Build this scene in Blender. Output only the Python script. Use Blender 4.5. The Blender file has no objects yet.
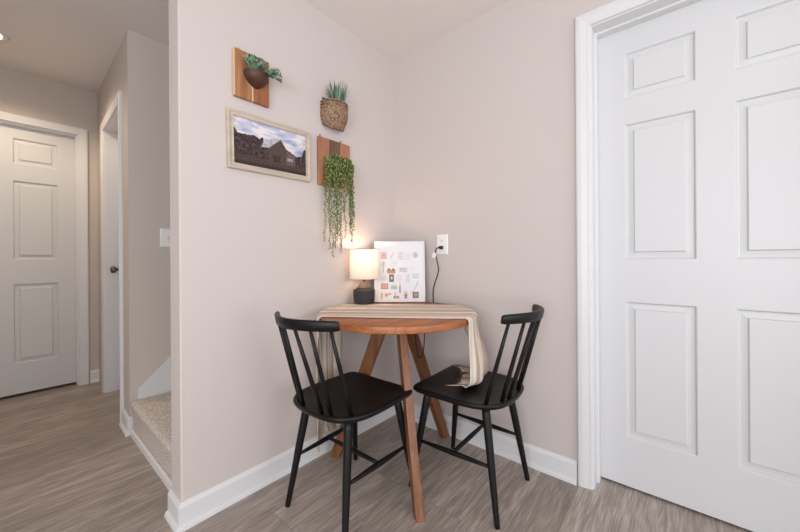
import bpy, bmesh, math, random
from mathutils import Vector, Matrix, noise
random.seed(7)
PI = math.pi
scene = bpy.context.scene
COL = scene.collection

# ------------------------------------------------------------------ materials
def lin(c):
    return tuple(((v/255.0)/12.92 if v/255.0 <= 0.04045 else ((v/255.0+0.055)/1.055)**2.4) for v in c)

def mat(name, rgb, rough=0.6, bump=0.0, bscale=200.0, spec=0.5, metal=0.0, var=0.0, vscale=6.0, coat=0.0):
    m = bpy.data.materials.new(name); m.use_nodes = True
    nt = m.node_tree; b = nt.nodes['Principled BSDF']
    c = lin(rgb)
    b.inputs['Base Color'].default_value = (*c, 1)
    b.inputs['Roughness'].default_value = rough
    b.inputs['Specular IOR Level'].default_value = spec
    b.inputs['Metallic'].default_value = metal
    b.inputs['Coat Weight'].default_value = coat
    tc = nt.nodes.new('ShaderNodeTexCoord')
    if var > 0:
        n = nt.nodes.new('ShaderNodeTexNoise'); n.inputs['Scale'].default_value = vscale
        n.inputs['Detail'].default_value = 6
        r = nt.nodes.new('ShaderNodeValToRGB')
        r.color_ramp.elements[0].position = .3; r.color_ramp.elements[1].position = .7
        r.color_ramp.elements[0].color = (*[v*(1-var) for v in c], 1)
        r.color_ramp.elements[1].color = (*[min(1, v*(1+var)) for v in c], 1)
        nt.links.new(tc.outputs['Object'], n.inputs['Vector'])
        nt.links.new(n.outputs['Fac'], r.inputs['Fac'])
        nt.links.new(r.outputs['Color'], b.inputs['Base Color'])
    if bump > 0:
        n = nt.nodes.new('ShaderNodeTexNoise'); n.inputs['Scale'].default_value = bscale
        n.inputs['Detail'].default_value = 4
        bp = nt.nodes.new('ShaderNodeBump'); bp.inputs['Strength'].default_value = bump
        bp.inputs['Distance'].default_value = .002
        nt.links.new(tc.outputs['Object'], n.inputs['Vector'])
        nt.links.new(n.outputs['Fac'], bp.inputs['Height'])
        nt.links.new(bp.outputs['Normal'], b.inputs['Normal'])
    return m

def wood(name, dark, light, axis=0, scale=14.0, stretch=14.0, rough=0.45, coat=0.0, contrast=(.3, .7)):
    """grain running along one object axis"""
    m = bpy.data.materials.new(name); m.use_nodes = True
    nt = m.node_tree; b = nt.nodes['Principled BSDF']
    b.inputs['Roughness'].default_value = rough
    b.inputs['Coat Weight'].default_value = coat
    b.inputs['Coat Roughness'].default_value = .15
    tc = nt.nodes.new('ShaderNodeTexCoord'); mp = nt.nodes.new('ShaderNodeMapping')
    s = [stretch]*3; s[axis] = 1.0
    mp.inputs['Scale'].default_value = s
    n = nt.nodes.new('ShaderNodeTexNoise'); n.inputs['Scale'].default_value = scale/5
    n.inputs['Detail'].default_value = 8; n.inputs['Roughness'].default_value = .65
    n.inputs['Distortion'].default_value = .6
    r = nt.nodes.new('ShaderNodeValToRGB')
    r.color_ramp.elements[0].position = contrast[0]; r.color_ramp.elements[1].position = contrast[1]
    r.color_ramp.elements[0].color = (*lin(dark), 1); r.color_ramp.elements[1].color = (*lin(light), 1)
    nt.links.new(tc.outputs['Object'], mp.inputs['Vector'])
    nt.links.new(mp.outputs['Vector'], n.inputs['Vector'])
    nt.links.new(n.outputs['Fac'], r.inputs['Fac'])
    nt.links.new(r.outputs['Color'], b.inputs['Base Color'])
    bp = nt.nodes.new('ShaderNodeBump'); bp.inputs['Strength'].default_value = .15
    bp.inputs['Distance'].default_value = .001
    nt.links.new(n.outputs['Fac'], bp.inputs['Height']); nt.links.new(bp.outputs['Normal'], b.inputs['Normal'])
    return m

def vcol(name, rough=.6, spec=.3):
    m = bpy.data.materials.new(name); m.use_nodes = True
    nt = m.node_tree; b = nt.nodes['Principled BSDF']
    a = nt.nodes.new('ShaderNodeAttribute'); a.attribute_name = 'ink'
    nt.links.new(a.outputs['Color'], b.inputs['Base Color'])
    b.inputs['Roughness'].default_value = rough
    b.inputs['Specular IOR Level'].default_value = spec
    return m

def floor_mat():
    m = bpy.data.materials.new('vinyl_plank'); m.use_nodes = True
    nt = m.node_tree; L = nt.links; b = nt.nodes['Principled BSDF']
    tc = nt.nodes.new('ShaderNodeTexCoord')
    br = nt.nodes.new('ShaderNodeTexBrick')
    br.offset = .37; br.offset_frequency = 2; br.squash = 1
    br.inputs['Scale'].default_value = 1.0
    br.inputs['Brick Width'].default_value = 1.22
    br.inputs['Row Height'].default_value = .152
    br.inputs['Mortar Size'].default_value = .0011
    br.inputs['Mortar Smooth'].default_value = .3
    br.inputs['Bias'].default_value = 0
    br.inputs['Color1'].default_value = (0, 0, 0, 1); br.inputs['Color2'].default_value = (1, 1, 1, 1)
    br.inputs['Mortar'].default_value = (.35, .35, .35, 1)
    off = nt.nodes.new('ShaderNodeMapping'); off.inputs['Location'].default_value = (.53, .045, 0)
    L.new(tc.outputs['Object'], off.inputs['Vector']); L.new(off.outputs['Vector'], br.inputs['Vector'])
    # per-plank shift of the grain so neighbours differ
    sh = nt.nodes.new('ShaderNodeVectorMath'); sh.operation = 'MULTIPLY_ADD'
    sh.inputs[1].default_value = (7.0, 3.0, 5.0)
    L.new(br.outputs['Color'], sh.inputs[0]); L.new(tc.outputs['Object'], sh.inputs[2])
    mp = nt.nodes.new('ShaderNodeMapping'); mp.inputs['Scale'].default_value = (1.7, 12, 1)
    L.new(sh.outputs[0], mp.inputs['Vector'])
    n1 = nt.nodes.new('ShaderNodeTexNoise'); n1.inputs['Scale'].default_value = 2.2
    n1.inputs['Detail'].default_value = 9; n1.inputs['Roughness'].default_value = .62; n1.inputs['Distortion'].default_value = .9
    L.new(mp.outputs['Vector'], n1.inputs['Vector'])
    mp2 = nt.nodes.new('ShaderNodeMapping'); mp2.inputs['Scale'].default_value = (5, 85, 1)
    L.new(sh.outputs[0], mp2.inputs['Vector'])
    n2 = nt.nodes.new('ShaderNodeTexNoise'); n2.inputs['Scale'].default_value = 2.0; n2.inputs['Detail'].default_value = 5
    L.new(mp2.outputs['Vector'], n2.inputs['Vector'])
    mix = nt.nodes.new('ShaderNodeMath'); mix.operation = 'MULTIPLY_ADD'; mix.inputs[1].default_value = .50
    L.new(n2.outputs['Fac'], mix.inputs[0]); 
    m1 = nt.nodes.new('ShaderNodeMath'); m1.operation = 'MULTIPLY'; m1.inputs[1].default_value = .57
    L.new(n1.outputs['Fac'], m1.inputs[0]); L.new(m1.outputs[0], mix.inputs[2])
    sep = nt.nodes.new('ShaderNodeSeparateColor'); L.new(br.outputs['Color'], sep.inputs[0])
    pl = nt.nodes.new('ShaderNodeMath'); pl.operation = 'MULTIPLY_ADD'; pl.inputs[1].default_value = .10; pl.inputs[2].default_value = -.05
    L.new(sep.outputs[0], pl.inputs[0])
    ad = nt.nodes.new('ShaderNodeMath'); ad.operation = 'ADD'
    L.new(mix.outputs[0], ad.inputs[0]); L.new(pl.outputs[0], ad.inputs[1])
    r = nt.nodes.new('ShaderNodeValToRGB')
    e = r.color_ramp.elements
    e[0].position = .34; e[0].color = (*lin((128, 117, 108)), 1)
    e[1].position = .74; e[1].color = (*lin((198, 186, 177)), 1)
    k = e.new(.53); k.color = (*lin((156, 144, 135)), 1)
    L.new(ad.outputs[0], r.inputs['Fac'])
    mx = nt.nodes.new('ShaderNodeMix'); mx.data_type = 'RGBA'
    mx.inputs['B'].default_value = (*lin((92, 82, 76)), 1)
    fm = nt.nodes.new('ShaderNodeMath'); fm.operation = 'MULTIPLY'; fm.inputs[1].default_value = .5
    L.new(br.outputs['Fac'], fm.inputs[0]); L.new(fm.outputs[0], mx.inputs['Factor'])
    L.new(r.outputs['Color'], mx.inputs['A']); L.new(mx.outputs['Result'], b.inputs['Base Color'])
    b.inputs['Roughness'].default_value = .42
    b.inputs['Specular IOR Level'].default_value = .4
    bp = nt.nodes.new('ShaderNodeBump'); bp.inputs['Strength'].default_value = .12; bp.inputs['Distance'].default_value = .002
    L.new(n2.outputs['Fac'], bp.inputs['Height']); L.new(bp.outputs['Normal'], b.inputs['Normal'])
    return m

def carpet_mat():
    m = mat('carpet', (204, 195, 186), .95, 1.0, 200, .1, var=.42, vscale=130)
    return m

def shade_mat():
    m = bpy.data.materials.new('linen_shade'); m.use_nodes = True
    nt = m.node_tree
    for n in list(nt.nodes):
        if n.type == 'BSDF_PRINCIPLED': nt.nodes.remove(n)
    out = [n for n in nt.nodes if n.type == 'OUTPUT_MATERIAL'][0]
    d = nt.nodes.new('ShaderNodeBsdfDiffuse'); d.inputs['Color'].default_value = (.86, .83, .80, 1)
    t = nt.nodes.new('ShaderNodeBsdfTranslucent'); t.inputs['Color'].default_value = (.90, .80, .72, 1)
    mx = nt.nodes.new('ShaderNodeMixShader'); mx.inputs[0].default_value = .42
    nt.links.new(d.outputs[0], mx.inputs[1]); nt.links.new(t.outputs[0], mx.inputs[2])
    nt.links.new(mx.outputs[0], out.inputs['Surface'])
    return m

def emit(name, rgb, s):
    m = bpy.data.materials.new(name); m.use_nodes = True
    b = m.node_tree.nodes['Principled BSDF']
    b.inputs['Base Color'].default_value = (*lin(rgb), 1)
    b.inputs['Emission Color'].default_value = (*lin(rgb), 1)
    b.inputs['Emission Strength'].default_value = s
    return m

def runner_mat():
    """stripes run along the runner; V of the UV map crosses its width"""
    m = bpy.data.materials.new('striped_linen'); m.use_nodes = True
    nt = m.node_tree; L = nt.links; b = nt.nodes['Principled BSDF']
    uv = nt.nodes.new('ShaderNodeUVMap'); uv.uv_map = 'UVMap'
    sp = nt.nodes.new('ShaderNodeSeparateXYZ'); L.new(uv.outputs[0], sp.inputs[0])
    r = nt.nodes.new('ShaderNodeValToRGB'); r.color_ramp.interpolation = 'CONSTANT'
    cream = (228, 214, 196); tan = (196, 168, 148); grey = (142, 118, 106); white = (240, 231, 220)
    bands = [(0, cream), (.05, white), (.10, tan), (.13, cream), (.20, grey), (.215, cream), (.25, tan), (.30, white), (.38, cream), (.42, grey),
             (.435, cream), (.47, tan), (.53, cream), (.58, white), (.66, tan), (.70, cream), (.76, grey), (.775, cream), (.82, tan), (.87, white), (.93, cream)]
    e = r.color_ramp.elements
    e[0].position = 0; e[0].color = (*lin(bands[0][1]), 1)
    e[1].position = bands[1][0]; e[1].color = (*lin(bands[1][1]), 1)
    for p, c in bands[2:]:
        k = e.new(p); k.color = (*lin(c), 1)
    L.new(sp.outputs[1], r.inputs['Fac'])
    L.new(r.outputs['Color'], b.inputs['Base Color'])
    b.inputs['Roughness'].default_value = .9; b.inputs['Specular IOR Level'].default_value = .1
    n = nt.nodes.new('ShaderNodeTexNoise'); n.inputs['Scale'].default_value = 400
    bp = nt.nodes.new('ShaderNodeBump'); bp.inputs['Strength'].default_value = .3; bp.inputs['Distance'].default_value = .002
    L.new(uv.outputs[0], n.inputs['Vector']); L.new(n.outputs['Fac'], bp.inputs['Height']); L.new(bp.outputs['Normal'], b.inputs['Normal'])
    return m

M = {}
M['wall'] = mat('greige_paint', (205, 195, 191), .75, .10, 350, .25)
M['hallwall'] = mat('hall_paint', (200, 190, 182), .75, .10, 350, .25)
M['ceiling'] = mat('ceiling_paint', (232, 225, 222), .85, .15, 250, .2)
M['trim'] = mat('white_trim', (219, 218, 219), .38, 0, spec=.4)
M['door'] = mat('white_door', (210, 210, 211), .40, .04, 300, .4)
M['floor'] = floor_mat()
M['carpet'] = carpet_mat()
M['top'] = wood('table_top_wood', (132, 72, 36), (184, 114, 66), 0, 16, 12, .40, .08)
M['legwood'] = wood('table_leg_wood', (102, 60, 28), (146, 92, 52), 2, 16, 12, .42, .05)
M['black'] = mat('black_lacquer', (13, 12, 12), .42, .03, 120, .32)
M['blackplastic'] = mat('black_plastic', (22, 21, 21), .5)
M['ceramic'] = mat('charcoal_ceramic', (50, 49, 50), .55, .05, 200, .4)
M['neck'] = mat('taupe_ceramic', (120, 104, 92), .5, 0, spec=.4)
M['brass'] = mat('aged_brass', (176, 136, 84), .35, metal=1.0)
M['nickel'] = mat('dark_nickel', (120, 108, 98), .35, metal=1.0)
M['plastic'] = mat('white_plastic', (238, 237, 235), .35, spec=.5)
M['slot'] = mat('slot_black', (40, 40, 40), .6)
M['shade'] = shade_mat()
M['bulb'] = emit('warm_bulb', (255, 214, 160), 6)
M['can'] = emit('warm_downlight', (255, 226, 184), 14)
M['runner'] = runner_mat()
M['fringe'] = mat('dark_fringe', (116, 88, 76), .9)
M['ink'] = vcol('printed_paper', .55, .3)
M['inkmatte'] = vcol('printed_canvas', .75, .2)
M['frame'] = wood('whitewashed_wood', (170, 155, 138), (208, 195, 177), 0, 12, 8, .6)
M['whiteframe'] = mat('white_frame', (222, 221, 222), .4)
M['plank_tan'] = wood('tan_plank', (136, 88, 52), (188, 136, 92), 2, 20, 9, .55)
M['plank_red'] = wood('red_plank', (128, 72, 42), (164, 102, 66), 2, 20, 9, .55)
M['plank_orange'] = wood('orange_plank', (142, 88, 58), (188, 134, 100), 2, 20, 9, .55)
M['plank_brown'] = wood('brown_plank', (92, 66, 50), (128, 94, 72), 2, 20, 9, .6)
M['batten'] = mat('pale_edge_wood', (214, 184, 150), .6)
M['bowl'] = wood('dark_bowl', (54, 31, 21), (86, 52, 35), 0, 16, 6, .5)
M['basket'] = mat('woven_seagrass', (146, 118, 96), .85, .8, 120, .2, var=.6, vscale=90)
M['basketdark'] = mat('basket_inside', (70, 52, 42), .9)
M['succ'] = mat('succulent_leaf', (106, 138, 112), .6, 0, spec=.3, var=.35, vscale=30)
M['grass'] = mat('spiky_leaf', (138, 158, 140), .6, 0, spec=.3, var=.28, vscale=25)
M['succ2'] = mat('succulent_leaf_pale', (160, 186, 160), .6, 0, spec=.3)
M['succ3'] = mat('succulent_leaf_deep', (58, 88, 66), .6, 0, spec=.3)
M['grass2'] = mat('spiky_leaf_pale', (156, 172, 152), .6, 0, spec=.3)
M['grass3'] = mat('spiky_leaf_deep', (92, 116, 92), .6, 0, spec=.3)
M['pearl2'] = mat('bead_leaf_pale', (146, 158, 94), .55, 0, spec=.35)
M['pearl3'] = mat('bead_leaf_deep', (66, 84, 38), .55, 0, spec=.35)
M['pearl'] = mat('bead_leaf', (94, 116, 56), .55, 0, spec=.35, var=.35, vscale=20)
M['vine'] = mat('vine_stem', (92, 104, 52), .7)

# ------------------------------------------------------------------ helpers
def finish(name, bm, m, parent=None, smooth=False, bevel=0.0, seg=2, auto=None):
    me = bpy.data.meshes.new(name)
    bmesh.ops.recalc_face_normals(bm, faces=bm.faces[:])
    bm.to_mesh(me); bm.free()
    o = bpy.data.objects.new(name, me); COL.objects.link(o)
    ms = m if isinstance(m, (list, tuple)) else [m]
    for k in ms: me.materials.append(k)
    if smooth:
        for p in me.polygons: p.use_smooth = True
        if auto: 
            try: me.set_sharp_from_angle(angle=math.radians(auto))
            except Exception: pass
    if bevel > 0:
        md = o.modifiers.new('bevel', 'BEVEL'); md.width = bevel; md.segments = seg
        md.limit_method = 'ANGLE'; md.angle_limit = math.radians(40)
    if parent: o.parent = parent
    return o

def thing(name, label, cat, loc=(0, 0, 0), rz=0.0, group=None):
    o = bpy.data.objects.new(name, None); COL.objects.link(o)
    o.empty_display_size = .05
    o.location = loc; o.rotation_euler = (0, 0, rz)
    o['label'] = label; o['category'] = cat
    if group: o['group'] = group
    return o

def tag(o, label, cat, group=None):
    o['label'] = label; o['category'] = cat
    if group: o['group'] = group
    return o

def struct(o, label, cat=None):
    o['kind'] = 'structure'; o['label'] = label; o['category'] = cat or o.name.split('_')[0]
    return o

def box(bm, a, b, mi=0, mtx=None):
    x0, y0, z0 = a; x1, y1, z1 = b
    vs = [Vector(p) for p in ((x0,y0,z0),(x1,y0,z0),(x1,y1,z0),(x0,y1,z0),(x0,y0,z1),(x1,y0,z1),(x1,y1,z1),(x0,y1,z1))]
    if mtx is not None: vs = [mtx @ v for v in vs]
    v = [bm.verts.new(p) for p in vs]
    for f in ((0,3,2,1),(4,5,6,7),(0,1,5,4),(1,2,6,5),(2,3,7,6),(3,0,4,7)):
        fc = bm.faces.new([v[i] for i in f]); fc.material_index = mi
    return v

def prism(bm, pts, z0, z1, mi=0):
    n = len(pts)
    a = [bm.verts.new((p[0], p[1], z0(p) if callable(z0) else z0)) for p in pts]
    b = [bm.verts.new((p[0], p[1], z1(p) if callable(z1) else z1)) for p in pts]
    bm.faces.new(a[::-1]).material_index = mi; bm.faces.new(b).material_index = mi
    for i in range(n):
        bm.faces.new((a[i], a[(i+1) % n], b[(i+1) % n], b[i])).material_index = mi

def tube(bm, pts, rad, seg=10, caps=True, mi=0):
    """tube through pts with radius per point (number or list)"""
    pts = [Vector(p) for p in pts]; n = len(pts)
    rs = rad if isinstance(rad, (list, tuple)) else [rad]*n
    rings = []; prev = None
    for i, p in enumerate(pts):
        t = (pts[min(i+1, n-1)] - pts[max(i-1, 0)]).normalized()
        if prev is None:
            ref = Vector((0, 0, 1)) if abs(t.z) < .9 else Vector((1, 0, 0))
            u = t.cross(ref).normalized()
        else:
            u = (prev - t*prev.dot(t)).normalized()
        prev = u; w = t.cross(u)
        rings.append([bm.verts.new(p + (u*math.cos(2*PI*k/seg) + w*math.sin(2*PI*k/seg))*rs[i]) for k in range(seg)])
    for i in range(n-1):
        for k in range(seg):
            f = bm.faces.new((rings[i][k], rings[i][(k+1) % seg], rings[i+1][(k+1) % seg], rings[i+1][k])); f.material_index = mi; f.smooth = True
    if caps:
        bm.faces.new(rings[0][::-1]).material_index = mi; bm.faces.new(rings[-1]).material_index = mi

def lathe(bm, prof, seg=40, c=(0, 0, 0), mi=0, closed=False):
    c = Vector(c); rings = []
    for r, z in prof:
        if r < 1e-5: rings.append([bm.verts.new(c + Vector((0, 0, z)))])
        else: rings.append([bm.verts.new(c + Vector((r*math.cos(2*PI*k/seg), r*math.sin(2*PI*k/seg), z))) for k in range(seg)])
    pairs = list(zip(rings, rings[1:]))
    if closed: pairs.append((rings[-1], rings[0]))
    for a, b in pairs:
        for k in range(seg):
            k2 = (k+1) % seg
            q = [a[k % len(a)], a[k2 % len(a)], b[k2 % len(b)], b[k % len(b)]]
            q2 = []
            for v in q:
                if v not in q2: q2.append(v)
            if len(q2) >= 3:
                f = bm.faces.new(q2); f.smooth = True; f.material_index = mi

def sweep(bm, path, prof, side=1):
    """profile (offset, z) swept along a flat polyline with mitred corners; offset to the left (side=1) or right"""
    P = [Vector((p[0], p[1])) for p in path]; n = len(P); rows = []
    for i in range(n):
        d1 = (P[i]-P[i-1]).normalized() if i > 0 else (P[1]-P[0]).normalized()
        d2 = (P[i+1]-P[i]).normalized() if i < n-1 else d1
        n1 = Vector((-d1.y, d1.x))*side; n2 = Vector((-d2.y, d2.x))*side
        mt = (n1+n2); mt = mt/ (mt.dot(n1)) if mt.length > 1e-6 else n1
        rows.append([bm.verts.new((P[i].x+mt.x*o, P[i].y+mt.y*o, z)) for o, z in prof])
    k = len(prof)
    for i in range(n-1):
        for j in range(k):
            bm.faces.new((rows[i][j], rows[i][(j+1) % k], rows[i+1][(j+1) % k], rows[i+1][j]))
    bm.faces.new(rows[0]); bm.faces.new(rows[-1][::-1])

BASE = [(0, .1), (.004, .1), (.009, .092), (.013, .084), (.013, .02), (.018, .0185), (.023, .013), (.025, .004), (.025, 0), (0, 0)]
CAS = [(0, .0), (0, .010), (.002, .012), (.012, .013), (.014, .0125), (.018, .014), (.036, .0175), (.050, .018), (.056, .0165), (.058, .013), (.058, 0)]

def casing(bm, a0, a1, zt, conv):
    """U shaped door casing; conv(a, v, z) turns (along wall, out of wall, height) into a point"""
    rows = []
    for u, v in CAS:
        rows.append([bm.verts.new(conv(*q)) for q in ((a0-u, v, 0), (a0-u, v, zt+u), (a1+u, v, zt+u), (a1+u, v, 0))])
    n = len(rows)
    for i in range(n):
        r, s = rows[i], rows[(i+1) % n]
        for j in range(3): bm.faces.new((r[j], r[j+1], s[j+1], s[j]))
    bm.faces.new([r[0] for r in rows]); bm.faces.new([r[3] for r in rows][::-1])

def door_leaf(bm, w, H, cols, rows, th=.035, z0=.012):
    """six panel slab; local: a along width 0..w, front face at v=0 looking to +v, thickness to -v"""
    xs = [0]+[c for p in cols for c in p]+[w]
    zs = [z0]+[c for p in rows for c in p]+[H]
    vg = {}
    def V(a, v, z):
        key = (round(a, 5), round(v, 5), round(z, 5))
        if key not in vg: vg[key] = bm.verts.new((a, v, z))
        return vg[key]
    for i in range(len(xs)-1):
        for j in range(len(zs)-1):
            x0, x1, y0, y1 = xs[i], xs[i+1], zs[j], zs[j+1]
            if i % 2 == 1 and j % 2 == 1:
                prev = [(x0, y0), (x1, y0), (x1, y1), (x0, y1)]; pd = 0.0
                for ins, d in ((.003, -.0015), (.007, -.0105), (.012, -.011), (.031, -.0085), (.034, -.0025), (.036, -.0015)):
                    cur = [(x0+ins, y0+ins), (x1-ins, y0+ins), (x1-ins, y1-ins), (x0+ins, y1-ins)]
                    for k in range(4):
                        k2 = (k+1) % 4
                        bm.faces.new((V(prev[k][0], pd, prev[k][1]), V(prev[k2][0], pd, prev[k2][1]), V(cur[k2][0], d, cur[k2][1]), V(cur[k][0], d, cur[k][1])))
                    prev, pd = cur, d
                bm.faces.new([V(q[0], pd, q[1]) for q in prev])
            else:
                bm.faces.new((V(x0, 0, y0), V(x1, 0, y0), V(x1, 0, y1), V(x0, 0, y1)))
    # sides and back
    c = [(0, z0), (w, z0), (w, H), (0, H)]
    bk = [bm.verts.new((a, -th, z)) for a, z in c]
    bm.faces.new(bk[::-1])
    edge = {0: [(x, z0) for x in xs], 1: [(w, z) for z in zs], 2: [(x, H) for x in xs[::-1]], 3: [(0, z) for z in zs[::-1]]}
    for k in range(4):
        bm.faces.new([V(a, 0, z) for a, z in edge[k]] + [bk[(k+1) % 4], bk[k]])

COLS = [(.108, .345), (.454, .691)]
ROWS = [(.228, .830), (1.016, 1.614), (1.728, 1.929)]

# ------------------------------------------------------------------ dimensions
XE = -1.248          # free end of the left wall
WT = .118            # its thickness
HC = 2.349           # ceiling of the room
GY = 1.03            # stair wall plane
FY = 2.33            # far hall wall plane
def hz(p): return HC + max(0.0, p[1])*.043     # the hall ceiling rises a little

# ------------------------------------------------------------------ setting
bm = bmesh.new()
prism(bm, [(-4.6, -5.2), (.75, -5.2), (.75, 2.5), (-4.6, 2.5)], -.06, 0)
struct(finish('floor', bm, M['floor']), 'grey brown wood look plank floor')
bm = bmesh.new()
prism(bm, [(-4.6, -5.2), (.75, -5.2), (.75, 0), (-4.6, 0)], HC, HC+.12)
prism(bm, [(-4.6, 0), (.75, 0), (.75, 2.5), (-4.6, 2.5)], hz, lambda p: HC+.3)
struct(finish('ceiling', bm, M['ceiling']), 'smooth white ceiling')

bm = bmesh.new(); prism(bm, [(XE, 0), (.13, 0), (.13, WT), (XE, WT)], 0, 2.36)
struct(finish('wall_left', bm, M['wall'], bevel=.006, seg=3), 'greige wall with hanging planters and barn picture')
D1, D1W, D1H = -1.168, .800, 2.045        # right door: first edge (y), width, head
bm = bmesh.new()
prism(bm, [(0, 0), (.14, 0), (.14, D1+.012), (0, D1+.012)], 0, 2.36)
prism(bm, [(0, D1+.012), (.14, D1+.012), (.14, D1-D1W-.012), (0, D1-D1W-.012)], D1H+.012, 2.36)
prism(bm, [(0, D1-D1W-.012), (.14, D1-D1W-.012), (.14, -5.2), (0, -5.2)], 0, 2.36)
struct(finish('wall_right', bm, M['wall']), 'greige wall with power outlet and white door')

# skewed hall side wall: direction along it
HA = Vector((-1.21, 1.03)); HB = Vector((-1.173, 2.33)); hd = (HB-HA).normalized(); hn = Vector((-hd.y, hd.x))  # hn points to -x
def HP(a, v): 
    q = HA + hd*a + hn*v
    return (q.x, q.y)
HL = (HB-HA).length
A0, A1 = .238, .925     # hall side door opening along the wall
bm = bmesh.new()
def hprism(a0, a1, z0, z1): prism(bm, [HP(a0, 0), HP(a1, 0), HP(a1, -.13), HP(a0, -.13)], z0, z1)
hprism(.1, A0, 0, 2.46); hprism(A0, A1, 2.04, 2.46); hprism(A1, HL+.05, 0, 2.46)
struct(finish('wall_hall', bm, M['hallwall']), 'hall side wall beside the stairs')
bm = bmesh.new()
prism(bm, [HP(0, 0), (.75, GY), (.75, GY+.1), HP(.1, 0)], 0, 2.46)
struct(finish('wall_stair', bm, M['hallwall']), 'grey stairwell wall with light switch')
D2 = -2.100; D2W = .800      # far door
bm = bmesh.new()
prism(bm, [(D2+D2W+.012, FY), (-1.0, FY), (-1.0, FY+.14), (D2+D2W+.012, FY+.14)], 0, 2.50)
prism(bm, [(D2-.012, FY), (D2+D2W+.012, FY), (D2+D2W+.012, FY+.14), (D2-.012, FY+.14)], 2.062, 2.50)
prism(bm, [(-2.7, FY), (D2-.012, FY), (D2-.012, FY+.14), (-2.7, FY+.14)], 0, 2.50)
struct(finish('wall_far', bm, M['hallwall']), 'end wall of the hall')
bm = bmesh.new(); prism(bm, [(-2.7, -.1), (-2.6, -.1), (-2.6, FY), (-2.7, FY)], 0, 2.46)  # unseen hall wall, put in to keep the hall dimmer
struct(finish('wall_hall_left', bm, M['hallwall']), 'left wall of the hall outside the view')
bm = bmesh.new(); prism(bm, [(.65, WT), (.75, WT), (.75, GY), (.65, GY)], 0, 2.42)  # unseen wall added to stop world light leaking into the stairwell
struct(finish('wall_stair_end', bm, M['hallwall']), 'unseen wall added to keep stray light out of the stairwell')

bm = bmesh.new(); prism(bm, [(-2.7, FY+.16), (-1.0, FY+.16), (-1.0, FY+.2), (-2.7, FY+.2)], 0, 2.5)  # added blocker: keeps world light out of the far door gap
struct(finish('wall_block_far', bm, M['hallwall']), 'added panel blocking light behind the far door')
bm = bmesh.new(); prism(bm, [(.16, -.9), (.2, -.9), (.2, -5.2), (.16, -5.2)], 0, 2.4)  # unseen sheet added so no light shows around the right door
struct(finish('wall_block_right', bm, M['hallwall']), 'added panel blocking light behind the right door')
bm = bmesh.new(); q_ = [HP(A0-.1, -.15), HP(A1+.3, -.15), HP(A1+.3, -.19), HP(A0-.1, -.19)]; prism(bm, q_, 0, 2.4)  # added light blocker behind the hall side door, no real room
struct(finish('wall_block_hall', bm, M['hallwall']), 'added panel blocking light behind the hall side door')

# baseboards
def baseboard(name, path, side, label, mm=None):
    b = bmesh.new(); sweep(b, path, BASE, side)
    return struct(finish(name, b, mm or M['trim']), label)
baseboard('baseboard_left', [(-.0005, -.0), (XE, 0), (XE, WT+.0)], 1, 'white baseboard under the planters')
baseboard('baseboard_right', [(0, D1+.012+.056), (0, -.0)], 1, 'white baseboard beside the white door')
baseboard('baseboard_stair', [HP(A0-.058, 0), HP(0, 0), (-1.172, GY)], -1, 'white baseboard wrapping the stair wall corner')
baseboard('baseboard_far', [HP(HL, 0), (D2+D2W+.07, FY)], 1, 'short white baseboard beside the far door')

# doors -------------------------------------------------------------------
def jamb_boxes(b, w, H, depth, conv, th=.016, stop=.045):
    """jamb lining around an opening 0..w, with a door stop"""
    for a0, a1, z0, z1 in ((-.012, -.0, 0, H+.012), (w, w+.012, 0, H+.012), (0, w, H, H+.012)):
        pts = [conv(a, v, z) for z in (z0, z1) for a, v in ((a0, 0.0), (a1, 0.0), (a1, -depth), (a0, -depth))]
        v = [b.verts.new(p) for p in pts]
        for f in ((0,3,2,1),(4,5,6,7),(0,1,5,4),(1,2,6,5),(2,3,7,6),(3,0,4,7)): b.faces.new([v[i] for i in f])

# right door : along -y, facing -x
c1 = lambda a, v, z: (-v, D1-a, z)
bm = bmesh.new(); door_leaf(bm, D1W-.004, 2.040, [(x-.002, y-.002) for x, y in COLS], ROWS)
for v in bm.verts:
    a, d, z = v.co; v.co = Vector((.099-d, D1-.002-a, z))
d1 = struct(finish('door_1', bm, M['door']), 'large white six panel door at right', 'door')
bm = bmesh.new(); casing(bm, -.006, D1W+.006, D1H+.006, c1); finish('casing', bm, M['trim'], d1)
bm = bmesh.new(); jamb_boxes(bm, D1W, D1H, .138, c1)
for a0, a1, z0, z1 in ((0, .009, 0, D1H), (D1W-.009, D1W, 0, D1H), (.009, D1W-.009, D1H-.009, D1H)):
    box(bm, (.060, D1-a1, z0), (.097, D1-a0, z1))
finish('jamb', bm, M['trim'], d1)
# far door : along +x, facing -y
c2 = lambda a, v, z: (D2+a, FY-v, z)
bm = bmesh.new(); door_leaf(bm, D2W-.004, 2.052, [(x-.002, y-.002) for x, y in COLS], [(.25, .852), (1.038, 1.636), (1.765, 1.957)], z0=.02)
for v in bm.verts:
    a, d, z = v.co; v.co = Vector((D2+.002+a, FY+.045-d, z))
d2 = struct(finish('door_2', bm, M['door']), 'white six panel door at the end of the hall', 'door')
bm = bmesh.new(); casing(bm, -.006, D2W+.006, 2.062, c2); finish('casing', bm, M['trim'], d2)
bm = bmesh.new(); jamb_boxes(bm, D2W, 2.055, .138, c2)
for a0, a1, z0, z1 in ((0, .009, 0, 2.055), (D2W-.009, D2W, 0, 2.055), (.009, D2W-.009, 2.046, 2.055)):
    box(bm, (D2+a0, FY+.012, z0), (D2+a1, FY+.043, z1))
finish('jamb', bm, M['trim'], d2)
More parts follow.
